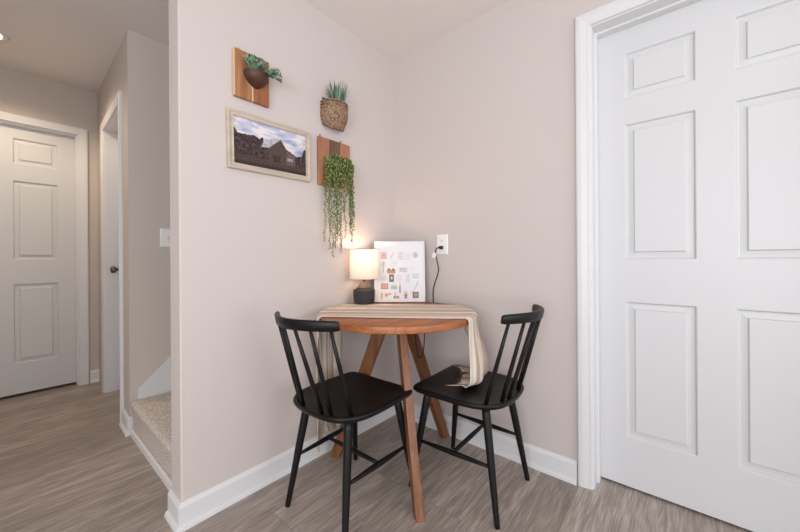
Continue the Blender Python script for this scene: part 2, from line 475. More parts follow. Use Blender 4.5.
# hall side door
def c3(a, v, z):
    q = HP(A0+a, v); return (q[0], q[1], z)
W3 = A1-A0
bm = bmesh.new(); door_leaf(bm, W3-.03, 2.024, [(.09, .28), (.37, .56)], ROWS)
for v in bm.verts:
    a, d, z = v.co; v.co = Vector(c3(.015+a, d-.088, z))
d3 = struct(finish('door_3', bm, M['door']), 'white door in the hall side wall with dark knob', 'door')
bm = bmesh.new(); casing(bm, .004, W3-.004, 2.032, c3); finish('casing', bm, M['trim'], d3)
bm = bmesh.new(); jamb_boxes(bm, W3-.024, 2.028, .128, lambda a, v, z: c3(a+.012, v, z)); finish('jamb', bm, M['trim'], d3)
bm = bmesh.new()
lathe(bm, [(0, 0), (.031, 0), (.031, .004), (.026, .008), (.012, .010), (.010, .030), (.014, .034), (.024, .040), (.028, .050), (.026, .060), (.016, .067), (0, .069)], 24)
rot = Matrix(((0, 0, hn.x, 0), (0, 1, hn.y, 0), (1, 0, 0, 0), (0, 0, 0, 1)))
kp = c3(W3-.085, -.088, .955)
for v in bm.verts: v.co = rot @ v.co + Vector(kp)
k = finish('knob', bm, M['nickel'], d3, smooth=True); k['label'] = 'dark metal knob'

# stairs -------------------------------------------------------------------
ST = thing('staircase', 'beige carpeted stairs rising behind the planter wall', 'stairs', (-1.19, .58, 0))
def loc(o, t): o.parent = t; o.matrix_parent_inverse = Matrix.Translation(-Vector(t.location))
for i in range(4):
    x0 = -1.2+.23*i; z1 = .195*(i+1); z0 = .195*i
    # rounded nosing profile in xz
    pr = [(x0+.004, z0+.001), (x0, z0+.06), (x0-.001, z1-.06), (x0-.008, z1-.035), (x0-.010, z1-.018), (x0-.004, z1-.005), (x0+.012, z1), (x0+.24, z1-.001), (x0+.24, z0+.001)]
    bm = bmesh.new(); n = len(pr); ny = 14
    rows = []
    for j in range(ny+1):
        y = WT+.012 + (GY-.022-WT-.012)*j/ny
        rows.append([bm.verts.new((x, y, z)) for x, z in pr])
    for j in range(ny):
        for q in range(n): bm.faces.new((rows[j][q], rows[j][(q+1) % n], rows[j+1][(q+1) % n], rows[j+1][q]))
    bm.faces.new(rows[0]); bm.faces.new(rows[-1][::-1])
    loc(finish('carpeted_step', bm, M['carpet'], smooth=True, auto=50), ST)
bm = bmesh.new()
pl = [(-1.172, .0), (-1.172, .235), (-1.16, .25), (-.25, 1.09), (-.25, .6)]
a = [bm.verts.new((x, GY-.019, z)) for x, z in pl]; b = [bm.verts.new((x, GY-.001, z)) for x, z in pl]
bm.faces.new(a); bm.faces.new(b[::-1])
for i in range(5): bm.faces.new((a[i], a[(i+1) % 5], b[(i+1) % 5], b[i]))
# cap moulding along the slope
d = Vector((.91, 0, .84)).normalized(); nn = Vector((-d.z, 0, d.x))
p0 = Vector((-1.165, GY-.024, .236)); p1 = Vector((-.25, GY-.024, 1.08))
vs = [bm.verts.new(p + nn*h + Vector((0, y, 0))) for p in (p0, p1) for h, y in ((-.004, 0), (.022, 0), (.022, .023), (-.004, .023))]
for f in ((0,1,2,3),(7,6,5,4),(0,4,5,1),(1,5,6,2),(2,6,7,3),(3,7,4,0)): bm.faces.new([vs[i] for i in f])
loc(finish('skirt_board', bm, M['trim']), ST)
bm = bmesh.new()
sweep(bm, [(-1.20, WT+.012), (-1.20, GY-.027)], [(0, 0), (0, .036), (.006, .036), (.012, .030), (.014, .012), (.014, 0)], 1)
struct(finish('trim_1', bm, M['trim']), 'thin white floor trim along the bottom stair')

# recessed hall light
bm = bmesh.new(); lz = hz((0, 1.75))
lathe(bm, [(.055, -.001), (.085, -.001), (.088, -.004), (.085, -.008), (.062, -.010), (.055, -.004)], 36, closed=True)
rl = thing('recessed_light', 'round recessed downlight in the hall ceiling', 'ceiling light', (-1.745, 1.75, lz))
finish('trim_ring', bm, M['trim'], rl, smooth=True)
bm = bmesh.new(); lathe(bm, [(0, -.002), (.055, -.002), (.055, -.0005), (0, -.0005)], 36)
finish('lens', bm, M['can'], rl)

# switch and outlet ---------------------------------------------------------
def plate(bm, w, h, t=.006):
    """front toward -y, centred"""
    vs = []
    for (ins, y) in ((0, 0), (0, -.002), (.004, -t)):
        vs.append([bm.verts.new(p) for p in ((-w/2+ins, y, -h/2+ins), (w/2-ins, y, -h/2+ins), (w/2-ins, y, h/2-ins), (-w/2+ins, y, h/2-ins))])
    for a, b in zip(vs, vs[1:]):
        for k in range(4): bm.faces.new((a[k], a[(k+1) % 4], b[(k+1) % 4], b[k]))
    bm.faces.new(vs[0][::-1]); bm.faces.new(vs[-1])
sw = thing('light_switch', 'white toggle light switch on the grey stair wall', 'light switch', (-1.018, GY, 1.168))
bm = bmesh.new(); plate(bm, .074, .118); finish('switch_plate', bm, M['plastic'], sw)
bm = bmesh.new(); box(bm, (-.006, -.0062, -.013), (.006, -.006, .013), 0); box(bm, (-.004, -.018, -.002), (.004, -.005, .009), 0, Matrix.Rotation(.35, 4, 'X'))
finish('toggle', bm, M['plastic'], sw)
ot = thing('power_outlet', 'white duplex outlet on the wall above the table', 'outlet', (0, -.381, 1.109), -PI/2)
bm = bmesh.new(); plate(bm, .076, .118); finish('outlet_plate', bm, M['plastic'], ot)
for dz in (.0195, -.0195):
    bm = bmesh.new()
    pts = [(max(-.0165, min(.0165, .0175*math.cos(2*PI*k/24))), .0145*math.sin(2*PI*k/24)) for k in range(24)]
    a = [bm.verts.new((x, -.0055, z+dz)) for x, z in pts]; b = [bm.verts.new((x, -.0078, z+dz)) for x, z in pts]
    bm.faces.new(a); bm.faces.new(b[::-1])
    for q in range(24): bm.faces.new((a[q], a[(q+1) % 24], b[(q+1) % 24], b[q]))
    s = finish('socket', bm, M['plastic'], ot)
    if dz > 0:
        bm = bmesh.new()
        for x in (-.0065, .0065): box(bm, (x-.0012, -.0082, dz-.002), (x+.0012, -.0076, dz+.007))
        box(bm, (-.002, -.0082, dz-.010), (.002, -.0076, dz-.006))
        finish('slot', bm, M['slot'], s)
bm = bmesh.new(); lathe(bm, [(0, 0), (.003, 0), (.003, .001), (0, .0015)], 12)
for v in bm.verts: v.co = Vector((v.co.x, -.006-v.co.z, v.co.y))
finish('screw', bm, M['plastic'], ot)

# ------------------------------------------------------------------ table
TC = Vector((-.435, -.395)); TR = .377; TZ = .768; TT = .030
tb = thing('dining_table', 'small round brown wooden table on three splayed legs in corner', 'table', (TC.x, TC.y, 0))
bm = bmesh.new()
lathe(bm, [(0, TZ-TT), (TR-.004, TZ-TT), (TR-.001, TZ-TT+.002), (TR, TZ-TT+.006), (TR, TZ-.005), (TR-.001, TZ-.002), (TR-.004, TZ), (0, TZ)], 96)
finish('tabletop', bm, M['top'], tb, smooth=True, auto=35)
FEET = [(-.640, -.688), (-.020, -.418), (-.585, -.062)]
for fx, fy in FEET:
    f = Vector((fx, fy))-TC; u = f.normalized(); w = Vector((-u.y, u.x)); ro = f.length
    bm = bmesh.new()
    sec = [(.030, TZ-TT-.0005), (.098, TZ-TT-.0005), (ro, 0), (ro-.052, 0)]   # outline in (radius, height)
    # inner top, outer top, outer foot, inner foot
    th = .0175
    a = [bm.verts.new((u.x*r+w.x*th, u.y*r+w.y*th, z)) for r, z in sec]
    b = [bm.verts.new((u.x*r-w.x*th, u.y*r-w.y*th, z)) for r, z in sec]
    bm.faces.new(a); bm.faces.new(b[::-1])
    for i in range(4): bm.faces.new((a[i], a[(i+1) % 4], b[(i+1) % 4], b[i]))
    finish('leg', bm, M['legwood'], tb, bevel=.003)
bm = bmesh.new(); lathe(bm, [(0, TZ-TT-.03), (.036, TZ-TT-.03), (.036, TZ-TT-.0005), (0, TZ-TT-.0005)], 24)
finish('hub', bm, M['legwood'], tb)

# ------------------------------------------------------------------ chairs
def make_chair(name, label, group):
    t = thing(name, label, 'chair', group=group)
    SZ = .455
    # seat outline (x forward)
    half = [(.190, 0), (.192, .10), (.190, .165), (.184, .186), (.168, .197), (.12, .202), (.04, .205), (-.04, .205), (-.11, .198), (-.160, .178), (-.198, .140), (-.218, .085), (-.225, 0)]
    # refine with Catmull-Rom
    full = half + [(x, -y) for x, y in half[-2:0:-1]]
    def cr(p0, p1, p2, p3, s):
        return tuple(.5*((2*b)+(-a+c)*s+(2*a-5*b+4*c-d)*s*s+(-a+3*b-3*c+d)*s**3) for a, b, c, d in zip(p0, p1, p2, p3))
    N = len(full); out = []
    for i in range(N):
        for s in (0, .33, .67): out.append(cr(full[i-1], full[i], full[(i+1) % N], full[(i+2) % N], s))
    bm = bmesh.new(); rings = []
    def ring(k, z, dish=0.0):
        rr = []
        for x, y in out:
            X = -.02+(x+.02)*k; Y = y*k
            rr.append(bm.verts.new((X, Y, z)))
        return rr
    spec = [(.90, SZ-.026), (.97, SZ-.022), (.995, SZ-.014), (1.0, SZ-.007), (.99, SZ-.0015), (.965, SZ), (.90, SZ-.002), (.75, SZ-.007), (.5, SZ-.011), (.25, SZ-.012)]
    for kk, z in spec: rings.append(ring(kk, z))
    n = len(out)
    for a, b in zip(rings, rings[1:]):
        for q in range(n): bm.faces.new((a[q], a[(q+1) % n], b[(q+1) % n], b[q]))
    bm.faces.new(rings[0][::-1])
    c = bm.verts.new((-.02, 0, SZ-.012))
    for q in range(n): bm.faces.new((rings[-1][q], rings[-1][(q+1) % n], c))
    finish('seat', bm, M['black'], t, smooth=True, auto=60)
    # legs
    legs = {}
    for key, top, foot in (('fl', (.135, .135), (.198, .190)), ('fr', (.135, -.135), (.198, -.190)), ('rl', (-.135, .125), (-.203, .176)), ('rr', (-.135, -.125), (-.203, -.176))):
        p1 = Vector((top[0], top[1], SZ-.024)); p0 = Vector((foot[0], foot[1], 0))
        bm = bmesh.new()
        tube(bm, [p0, p0.lerp(p1, .05), p0.lerp(p1, .55), p0.lerp(p1, .9), p1], [.0105, .0112, .0155, .0172, .0165], 14)
        o = finish('leg', bm, M['black'], t); legs[key] = (p0, p1)
    def at(key, z):
        p0, p1 = legs[key]; return p0.lerp(p1, z/(p1.z-p0.z))
    ends = []
    for f, r in (('fl', 'rl'), ('fr', 'rr')):
        a = at(f, .205); b = at(r, .205)
        bm = bmesh.new(); tube(bm, [a.lerp(b, s) for s in (0, .15, .35, .5, .65, .85, 1)], [.006, .008, .0105, .0115, .0105, .008, .006], 10)
        finish('stretcher', bm, M['black'], t); ends.append(a.lerp(b, .5))
    bm = bmesh.new(); tube(bm, [ends[0].lerp(ends[1], s) for s in (0, .2, .5, .8, 1)], [.007, .009, .0105, .009, .007], 10)
    finish('stretcher', bm, M['black'], t)
    # back rail: curved strip
    RZ = .817; H = .040
    def rail(s):      # s -1..1
        y = .188*s; x = -.311+.080*abs(s)**1.9
        return Vector((x, y, 0))
    bm = bmesh.new(); rows = []; NS = 32
    for i in range(NS+1):
        s = -1+2*i/NS; p = rail(s); q = (rail(min(1, s+.02))-rail(max(-1, s-.02))).normalized(); nr = Vector((q.y, -q.x, 0))
        rd = .009*(1 if abs(s) < .985 else .75); hh = H/2*(1-.10*abs(s)**3)
        if abs(s) > .985: hh *= .86
        prof = [(-rd, -hh+.004), (-rd+.004, -hh), (rd-.004, -hh), (rd, -hh+.004), (rd, hh-.005), (rd-.005, hh), (-rd+.005, hh), (-rd, hh-.005)]
        lean = .18
        rows.append([bm.verts.new(p + nr*u + Vector((-lean*(v), 0, RZ-H/2+v))) for u, v in prof])
    for a, b in zip(rows, rows[1:]):
        for q in range(8): bm.faces.new((a[q], a[(q+1) % 8], b[(q+1) % 8], b[q]))
    bm.faces.new(rows[0]); bm.faces.new(rows[-1][::-1])
    finish('top_rail', bm, M['black'], t, smooth=True, auto=50)
    for s, (bx, by) in ((-.86, (-.150, -.160)), (-.52, (-.190, -.094)), (-.18, (-.203, -.058)), (.18, (-.203, .058)), (.52, (-.190, .094)), (.86, (-.150, .160))):
        p1 = rail(s) + Vector((.18*H*.35, 0, RZ-H*.75)); p0 = Vector((bx, by, SZ-.010))
        bm = bmesh.new(); tube(bm, [p0, p0.lerp(p1, .3), p0.lerp(p1, .6), p1], [.0085, .0088, .0078, .0062], 10)
        finish('spindle', bm, M['black'], t)
    return t
ch = make_chair('spindle_chair', 'black spindle back chair left of table with its seat bare', 'black spindle dining chairs')
c2_ = ch.copy(); COL.objects.link(c2_)
for k in list(ch.children):
    c = k.copy(); COL.objects.link(c); c.parent = c2_
ch.location = (-.716, -.379, 0); ch.rotation_euler = (0, 0, math.radians(1.5))
c2_.location = (-.304, -.719, 0); c2_.rotation_euler = (0, 0, math.radians(91.5))
c2_['label'] = 'black spindle back chair right of table, striped runner end on its seat'

# ------------------------------------------------------------------ table runner
ru = Vector((.575, -.818)).normalized(); rt = Vector((-ru.y, ru.x)); rt = rt if rt.y > 0 else -rt   # along, across (to the back)
HW = .205
def sm(x, a, b):
    x = max(0, min(1, (x-a)/(b-a))); return x*x*(3-2*x)
bm = bmesh.new(); uvl = bm.loops.layers.uv.new('UVMap')
NT, grid = 30, []
EPS = .0035
def edge_s(t): return math.sqrt(max(.01, (TR+.004)**2 - t*t))
LR, LL = .385, .655        # cloth lengths hanging past the edge (right, left)
ns = 130
tot0 = -(TR+LL); tot1 = TR+LR
def cloth(v, q):
    """v across -1..1 ; q signed length from the table middle"""
    t = v*HW; es = edge_s(t); sgn = 1 if q > 0 else -1; a = abs(q)
    ln = LR if q > 0 else LL
    a = a*(es+ln)/(TR+ln)
    flat_z = TZ+EPS+.0012*math.sin(v*9+q*5)*(1 if a < es-.05 else .3)
    if a <= es-.012:
        return (sgn*a, t, max(TZ+.0025, flat_z))
    # quarter bend of radius .016 over the rim
    rr = .016; arc = rr*PI/2; o = a-(es-.012)
    if o < arc:
        th = o/rr
        return (sgn*(es-.012+rr*math.sin(th)), t, TZ+EPS-rr*(1-math.cos(th)))
    drop = o-arc
    out = es-.012+rr
    if sgn > 0:
        H0 = TZ+EPS-rr-(.455+.010)           # drop until it meets the seat
        k = sm(drop, 0, .22)
        # flare slightly outward and gather
        bulge = .048*math.sin(min(1, drop/H0)*PI*.62)*(.55+.45*v)+.006
        tt = t*(1-.30*k) - .03*k
        straight = out
        fold = .010*k*math.sin(v*8.0+.6)+.006*k*math.sin(v*17)
        if drop < H0-.03:
            return (straight+bulge*k+fold, tt, TZ+EPS-rr-drop)
        # turn inward over the seat
        d2 = drop-(H0-.03); r2 = .03
        x0 = straight+bulge*k+fold
        if d2 < r2*PI/2:
            th = d2/r2
            return (x0-r2*(1-math.cos(th)), tt, .465+.03-r2*math.sin(th))
        d3 = d2-r2*PI/2
        return (x0-r2-d3, tt+d3*.10, .465+.006*(1+math.sin(v*11+d3*18)))
    else:
        k = sm(drop, 0, .26)
        lo, hi = -.085, .186
        tt = t*(1-k) + k*((lo+hi)/2 + v*(hi-lo)/2)
        kk = sm(drop, 0, .45)
        straight = out + (TR+.004-out)*k*.85*(1-v)/2
        fold = .007*kk*math.sin(v*10+1.0)+.004*kk*math.sin(v*21+.4)
        return (-(straight+.010*k+fold), tt, TZ+EPS-rr-drop)
for i in range(ns+1):
    q = tot0+(tot1-tot0)*i/ns
    row = []
    for j in range(NT+1):
        v = -1+2*j/NT
        qq = q
        s, t, z = cloth(v, qq)
        p = TC + ru*s + rt*t
        p.y = min(p.y, -.034 if z < .13 else -.012)
        row.append((bm.verts.new((p.x, p.y, z)), i/ns, j/NT))
    grid.append(row)
for i in range(ns):
    for j in range(NT):
        quad = (grid[i][j], grid[i+1][j], grid[i+1][j+1], grid[i][j+1])
        f = bm.faces.new([g[0] for g in quad]); f.smooth = True
        for l, g in zip(f.loops, quad): l[uvl].uv = (g[1]*4, g[2])
ends = {0: [g[0].co.copy() for g in grid[0]], 1: [g[0].co.copy() for g in grid[-1]]}
prev = {0: [g[0].co.copy() for g in grid[1]], 1: [g[0].co.copy() for g in grid[-2]]}
me = bpy.data.meshes.new('table_runner'); bm.normal_update(); bm.to_mesh(me); bm.free()
rn = bpy.data.objects.new('table_runner', me); COL.objects.link(rn); me.materials.append(M['runner'])
sd = rn.modifiers.new('thick', 'SOLIDIFY'); sd.thickness = .0016; sd.offset = 1
tag(rn, 'cream striped cloth runner draped across the round table', 'table runner')
for e, mm in ((0, M['runner']), (1, M['fringe'])):
    bm = bmesh.new()
    for j in range(0, NT+1):
        p = ends[e][j]; d = (p-prev[e][j]).normalized()
        q = p + d*.013 + Vector((random.uniform(-.003, .003), random.uniform(-.003, .003), 0))
        if e == 0: q = p + Vector((random.uniform(-.005, .005), random.uniform(-.004, .004), -.032))
        else: q.z = max(q.z, .4585)
        tube(bm, [p, p.lerp(q, .5)+Vector((0, 0, .001)), q], [.0022, .002, .0012], 5)
    o = finish('fringe', bm, mm, rn)
    if e == 1: o['label'] = 'dark brown fringe'

# ------------------------------------------------------------------ lamp
LP = Vector((-.371, -.096)); LZ = TZ+.0062
lp = thing('table_lamp', 'small lit lamp with ribbed charcoal base and white drum shade', 'lamp', (LP.x, LP.y, LZ))
bm = bmesh.new()
prof = [(0, 0), (.046, 0), (.052, .003)]
for i in range(0, 61):
    z = .004+.082*i/60
    u = z/.086
    r = .0535+.0075*math.sin(min(1, u*1.15)*PI*.62) 
    if u > .86: r -= .020*((u-.86)/.14)**2
    r += .0011*math.sin(z*2*PI/.0085)
    prof.append((r, z))
prof += [(.041, .0885), (.034, .090), (0, .090)]
lathe(bm, prof, 48); finish('base', bm, M['ceramic'], lp, smooth=True)
bm = bmesh.new(); lathe(bm, [(0, .089), (.038, .089), (.036, .094), (.029, .108), (.023, .118), (.020, .122), (0, .122)], 36); finish('neck', bm, M['neck'], lp, smooth=True)
bm = bmesh.new(); lathe(bm, [(0, .121), (.009, .121), (.009, .136), (.014, .138), (.014, .175), (.010, .178), (0, .178)], 20); finish('socket', bm, M['brass'], lp, smooth=True)
bm = bmesh.new(); lathe(bm, [(0, .177), (.012, .177), (.014, .186), (.026, .205), (.030, .222), (.027, .238), (.016, .250), (0, .254)], 20); finish('bulb', bm, M['bulb'], lp, smooth=True)
SB, SH, SRb, SRt = .140, .165, .0815, .0785
bm = bmesh.new()
lathe(bm, [(SRb, SB), (SRt, SB+SH), (SRt-.0015, SB+SH), (SRb-.0015, SB)], 64, closed=True)
sh = finish('shade', bm, M['shade'], lp, smooth=True, auto=40)
bm = bmesh.new()
for z, r in ((SB+SH, SRt), (SB, SRb)):
    if z == SB: finish('shade_ring', bm, M['brass'], sh); bm = bmesh.new()
    pts = [(r*math.cos(2*PI*k/48)*.985, r*math.sin(2*PI*k/48)*.985, z) for k in range(49)]
    tube(bm, pts, .0013, 6, False)
for k in range(3):
    a = 2*PI*k/3+.4; tube(bm, [(.013*math.cos(a), .013*math.sin(a), SB+.008), (SRb*.985*math.cos(a), SRb*.985*math.sin(a), SB+.002)], .0012, 6)
finish('shade_spider', bm, M['brass'], sh)
# cord: from the plug down the wall, behind the table and looped under it
bm = bmesh.new()
W = lambda x, y, z: (x-LP.x, y-LP.y, z-LZ)
key = [(-.030, -.376, 1.090), (-.036, -.362, 1.083), (-.028, -.348, 1.062), (-.016, -.346, 1.03), (-.014, -.357, .985), (-.014, -.360, .955), (-.016, -.350, .915), (-.016, -.334, .875), (-.015, -.322, .835), (-.014, -.320, .79), (-.013, -.322, .745),
       (-.016, -.335, .69), (-.04, -.35, .67), (-.09, -.375, .70), (-.15, -.44, .728), (-.22, -.452, .731), (-.285, -.458, .728), (-.297, -.461, .70), (-.300, -.462, .61), (-.304, -.456, .545), (-.316, -.448, .522), (-.330, -.441, .54), (-.340, -.438, .60), (-.350, -.440, .70), (-.38, -.445, .7305),
       (-.43, -.46, .731), (-.48, -.43, .731), (-.50, -.36, .728), (-.500, -.325, .69), (-.492, -.300, .655), (-.478, -.285, .665), (-.465, -.27, .71), (-.44, -.22, .7305), (-.40, -.12, .7305), (-.365, -.05, .727), (-.348, -.0155, .745), (-.350, -.0150, .770), (-.358, -.030, .782), (-.365, -.048, .780)]
def spline(k, m=6):
    k = [Vector(p) for p in k]; o = []
    for i in range(len(k)-1):
        a = k[max(i-1, 0)]; b = k[i]; c = k[i+1]; d = k[min(i+2, len(k)-1)]
        for s in range(m):
            s /= m; o.append(.5*((2*b)+(c-a)*s+(2*a-5*b+4*c-d)*s*s+(3*b-a-3*c+d)*s**3))
    return o+[k[-1]]
cp = [Vector(W(*p)) for p in spline(key)]
tube(bm, cp, .0031, 8)
cd = finish('power_cord', bm, M['blackplastic'], lp)
bm = bmesh.new()
box(bm, (-.012, -.012, -.010), (.0, .012, .010)); 
for v in bm.verts: v.co = Vector(W(-.0085, -.381, 1.0895)) + v.co*1.0
box(bm, tuple(Vector(W(-.036, -.3885, 1.0835))), tuple(Vector(W(-.0205, -.3735, 1.0955))))
finish('plug', bm, M['blackplastic'], cd, bevel=.003)
bm = bmesh.new(); box(bm, (-.0015, -.013, -.016), (.0015, .013, .016), 0, Matrix.Translation(Vector(W(-.036, -.345, 1.045))) @ Matrix.Rotation(.35, 4, 'X'))
o = finish('cord_tag', bm, M['plastic'], cd); o['label'] = 'small white tag'
# lamp light
ld = bpy.data.lights.new('lamp_bulb', 'POINT'); ld.energy = 1.0; ld.color = (1, .78, .55); ld.shadow_soft_size = .022
lo = bpy.data.objects.new('lamp_bulb', ld); COL.objects.link(lo); lo.location = (LP.x, LP.y, LZ+.272)

# ------------------------------------------------------------------ printed board in the corner
BW, BH, BT = .300, .362, .012
bd = thing('framed_print', 'white framed print of small illustrations behind lamp', 'picture')
NX, NZ = 168, 204
import colorsys
bg = (224, 224, 228)
ink = {}
def paint(u, v):       # u 0..1 left-right, v 0..1 bottom-top ; returns colour
    return ink.get((int(u*NX), int(v*NZ)), bg)
def fill(fn):
    for (i, j, c) in fn: ink[(i, j)] = c
def blob(kind, u0, v0, u1, v1, cols):
    """small printed vignette between (u0,v0) and (u1,v1), v measured from the top"""
    for i in range(int(u0*NX), int(u1*NX)+1):
        for j in range(int((1-v1)*NZ), int((1-v0)*NZ)+1):
            a = (i/NX-u0)/(u1-u0)*2-1; b = (j/NZ-(1-v1))/(v1-v0)*2-1
            n = noise.noise(Vector((i*.35, j*.35, u0*31)))
            c = None
            if kind == 'rect': c = cols[int((n+1)*len(cols)*.5) % len(cols)]
            elif kind == 'frame': c = cols[0] if max(abs(a), abs(b)) > .62 else (cols[1] if abs(a)+abs(b) > .4 else cols[-1])
            elif kind == 'oval':
                if a*a+b*b < 1: c = cols[int((n+1)*len(cols)*.5) % len(cols)]
            elif kind == 'ring':
                if .45 < a*a+b*b < 1: c = cols[0]
            elif kind == 'bottle':
                if abs(a) < (.9 if b < .1 else max(.28, .9-(b-.1)*1.3)): c = cols[0 if b < .1 else -1]
            elif kind == 'house':
                if (b < .1 and abs(a) < .95) or (b >= .1 and abs((abs(a)-.5)) < (1-b)*.5): c = cols[0] if (b < -.1) else cols[-1]
            elif kind == 'lines':
                if int((b+1)*3.5) % 2 == 0 and n > -.45: c = cols[0]
            elif kind == 'tree':
                if abs(a) < .14 or (b > .1 and a*a+(b-.55)**2*3 < 1 and n > -.1): c = cols[0] if b > .1 else cols[-1]
            elif kind == 'pot':
                if (b < .1 and abs(a) < .8+.1*b): c = cols[0]
                elif b >= .1 and abs(a) < .9 and n > .05: c = cols[-1]
            elif kind == 'sprig':
                if abs(a-b*.7) < .22+.25*n: c = cols[0]
            if c: ink[(i, j)] = c
ltg = (214, 214, 214); pink = (216, 178, 176); rose = (196, 120, 108); brown = (140, 98, 76); dk = (84, 74, 70); grn = (150, 172, 140); mint = (186, 204, 190); gold = (214, 166, 84); org = (222, 138, 92); grey = (186, 186, 188); sand = (226, 204, 180)
blob('lines', .22, .085, .72, .135, [(224, 226, 226)])
blob('frame', .11, .17, .23, .28, [(206, 176, 178), pink, rose])
blob('sprig', .28, .17, .40, .28, [grey])
blob('lines', .47, .17, .58, .29, [(198, 190, 190)])
blob('lines', .62, .20, .74, .30, [(206, 204, 206)])
blob('oval', .77, .17, .89, .27, [grey, (170, 176, 172), ltg])
blob('tree', .11, .33, .20, .52, [(160, 186, 170), (168, 160, 156)])
blob('lines', .32, .31, .45, .40, [(220, 210, 200)])
blob('house', .23, .44, .41, .53, [(176, 120, 70), (120, 82, 66)])
blob('rect', .49, .44, .66, .51, [(176, 180, 178), ltg, (150, 168, 150), bg])
blob('lines', .70, .42, .80, .46, [ltg])
blob('lines', .80, .37, .90, .47, [(222, 222, 226)])
blob('oval', .11, .57, .24, .67, [(230, 190, 170), sand, (236, 206, 190)])
blob('frame', .28, .55, .38, .68, [dk, (120, 96, 84), (236, 228, 220)])
blob('oval', .42, .55, .55, .68, [(234, 202, 192), ltg, (226, 186, 180)])
blob('rect', .63, .55, .71, .69, [(198, 200, 202), ltg])
blob('lines', .77, .54, .90, .61, [(176, 178, 180)])
blob('frame', .11, .71, .26, .80, [(190, 118, 104), (214, 152, 136), rose])
blob('house', .31, .71, .44, .80, [(150, 176, 152), mint])
blob('bottle', .48, .68, .525, .87, [(170, 120, 122), (198, 148, 146)])
blob('sprig', .80, .68, .90, .80, [(186, 186, 184)])
blob('sprig', .70, .80, .84, .90, [(218, 190, 184)])
blob('bottle', .10, .85, .155, .965, [gold, (200, 140, 74)])
blob('house', .18, .86, .33, .93, [org, (206, 128, 96)])
blob('oval', .25, .90, .35, .965, [(246, 244, 242), ltg])
blob('bottle', .385, .82, .42, .93, [(206, 168, 156), grey])
blob('house', .36, .915, .49, .965, [(196, 158, 92), (110, 84, 62)])
blob('pot', .58, .83, .665, .965, [(206, 96, 72), (150, 168, 120)])
blob('frame', .77, .855, .89, .955, [(96, 70, 70), (176, 130, 88), (120, 140, 96)])
def picture_mesh(name, w, h, nx, nz, colfn, m, parent):
    verts, faces, cols = [], [], []
    for j in range(nz+1):
        for i in range(nx+1): verts.append(((i/nx-.5)*w, 0, j/nz*h))
    for j in range(nz):
        for i in range(nx):
            a = j*(nx+1)+i; faces.append((a, a+1, a+nx+2, a+nx+1))
            cols.append(colfn(i, j))
    me = bpy.data.meshes.new(name); me.from_pydata(verts, [], faces)
    at = me.color_attributes.new('ink', 'FLOAT_COLOR', 'CORNER')
    data = []
    for c in cols:
        l = lin(c); data += [l[0], l[1], l[2], 1.0]*4
    at.data.foreach_set('color', data)
    me.materials.append(m)
    o = bpy.data.objects.new(name, me); COL.objects.link(o); o.parent = parent
    return o
pm = picture_mesh('print', BW-.016, BH-.016, NX, NZ, lambda i, j: tuple(.78*a+.22*b for a, b in zip(ink.get((i, j), bg), bg)), M['ink'], bd)
pm.location = (0, -.0105, .008)
bm = bmesh.new(); box(bm, (-BW/2, -.0095, 0), (BW/2, 0, BH)); finish('backing', bm, M['whiteframe'], bd)
bm = bmesh.new(); fw = .008
for a, b in (((-BW/2, -.014, 0), (BW/2, -.0098, fw)), ((-BW/2, -.014, BH-fw), (BW/2, -.0098, BH)), ((-BW/2, -.014, fw), (-BW/2+fw, -.0098, BH-fw)), ((BW/2-fw, -.014, fw), (BW/2, -.0098, BH-fw))): box(bm, a, b)
finish('frame_edge', bm, M['whiteframe'], bd, bevel=.001)
bd.location = (-.176, -.194, TZ+.0012)
bd.rotation_euler = (math.radians(-7.5), 0, -.868+.0)

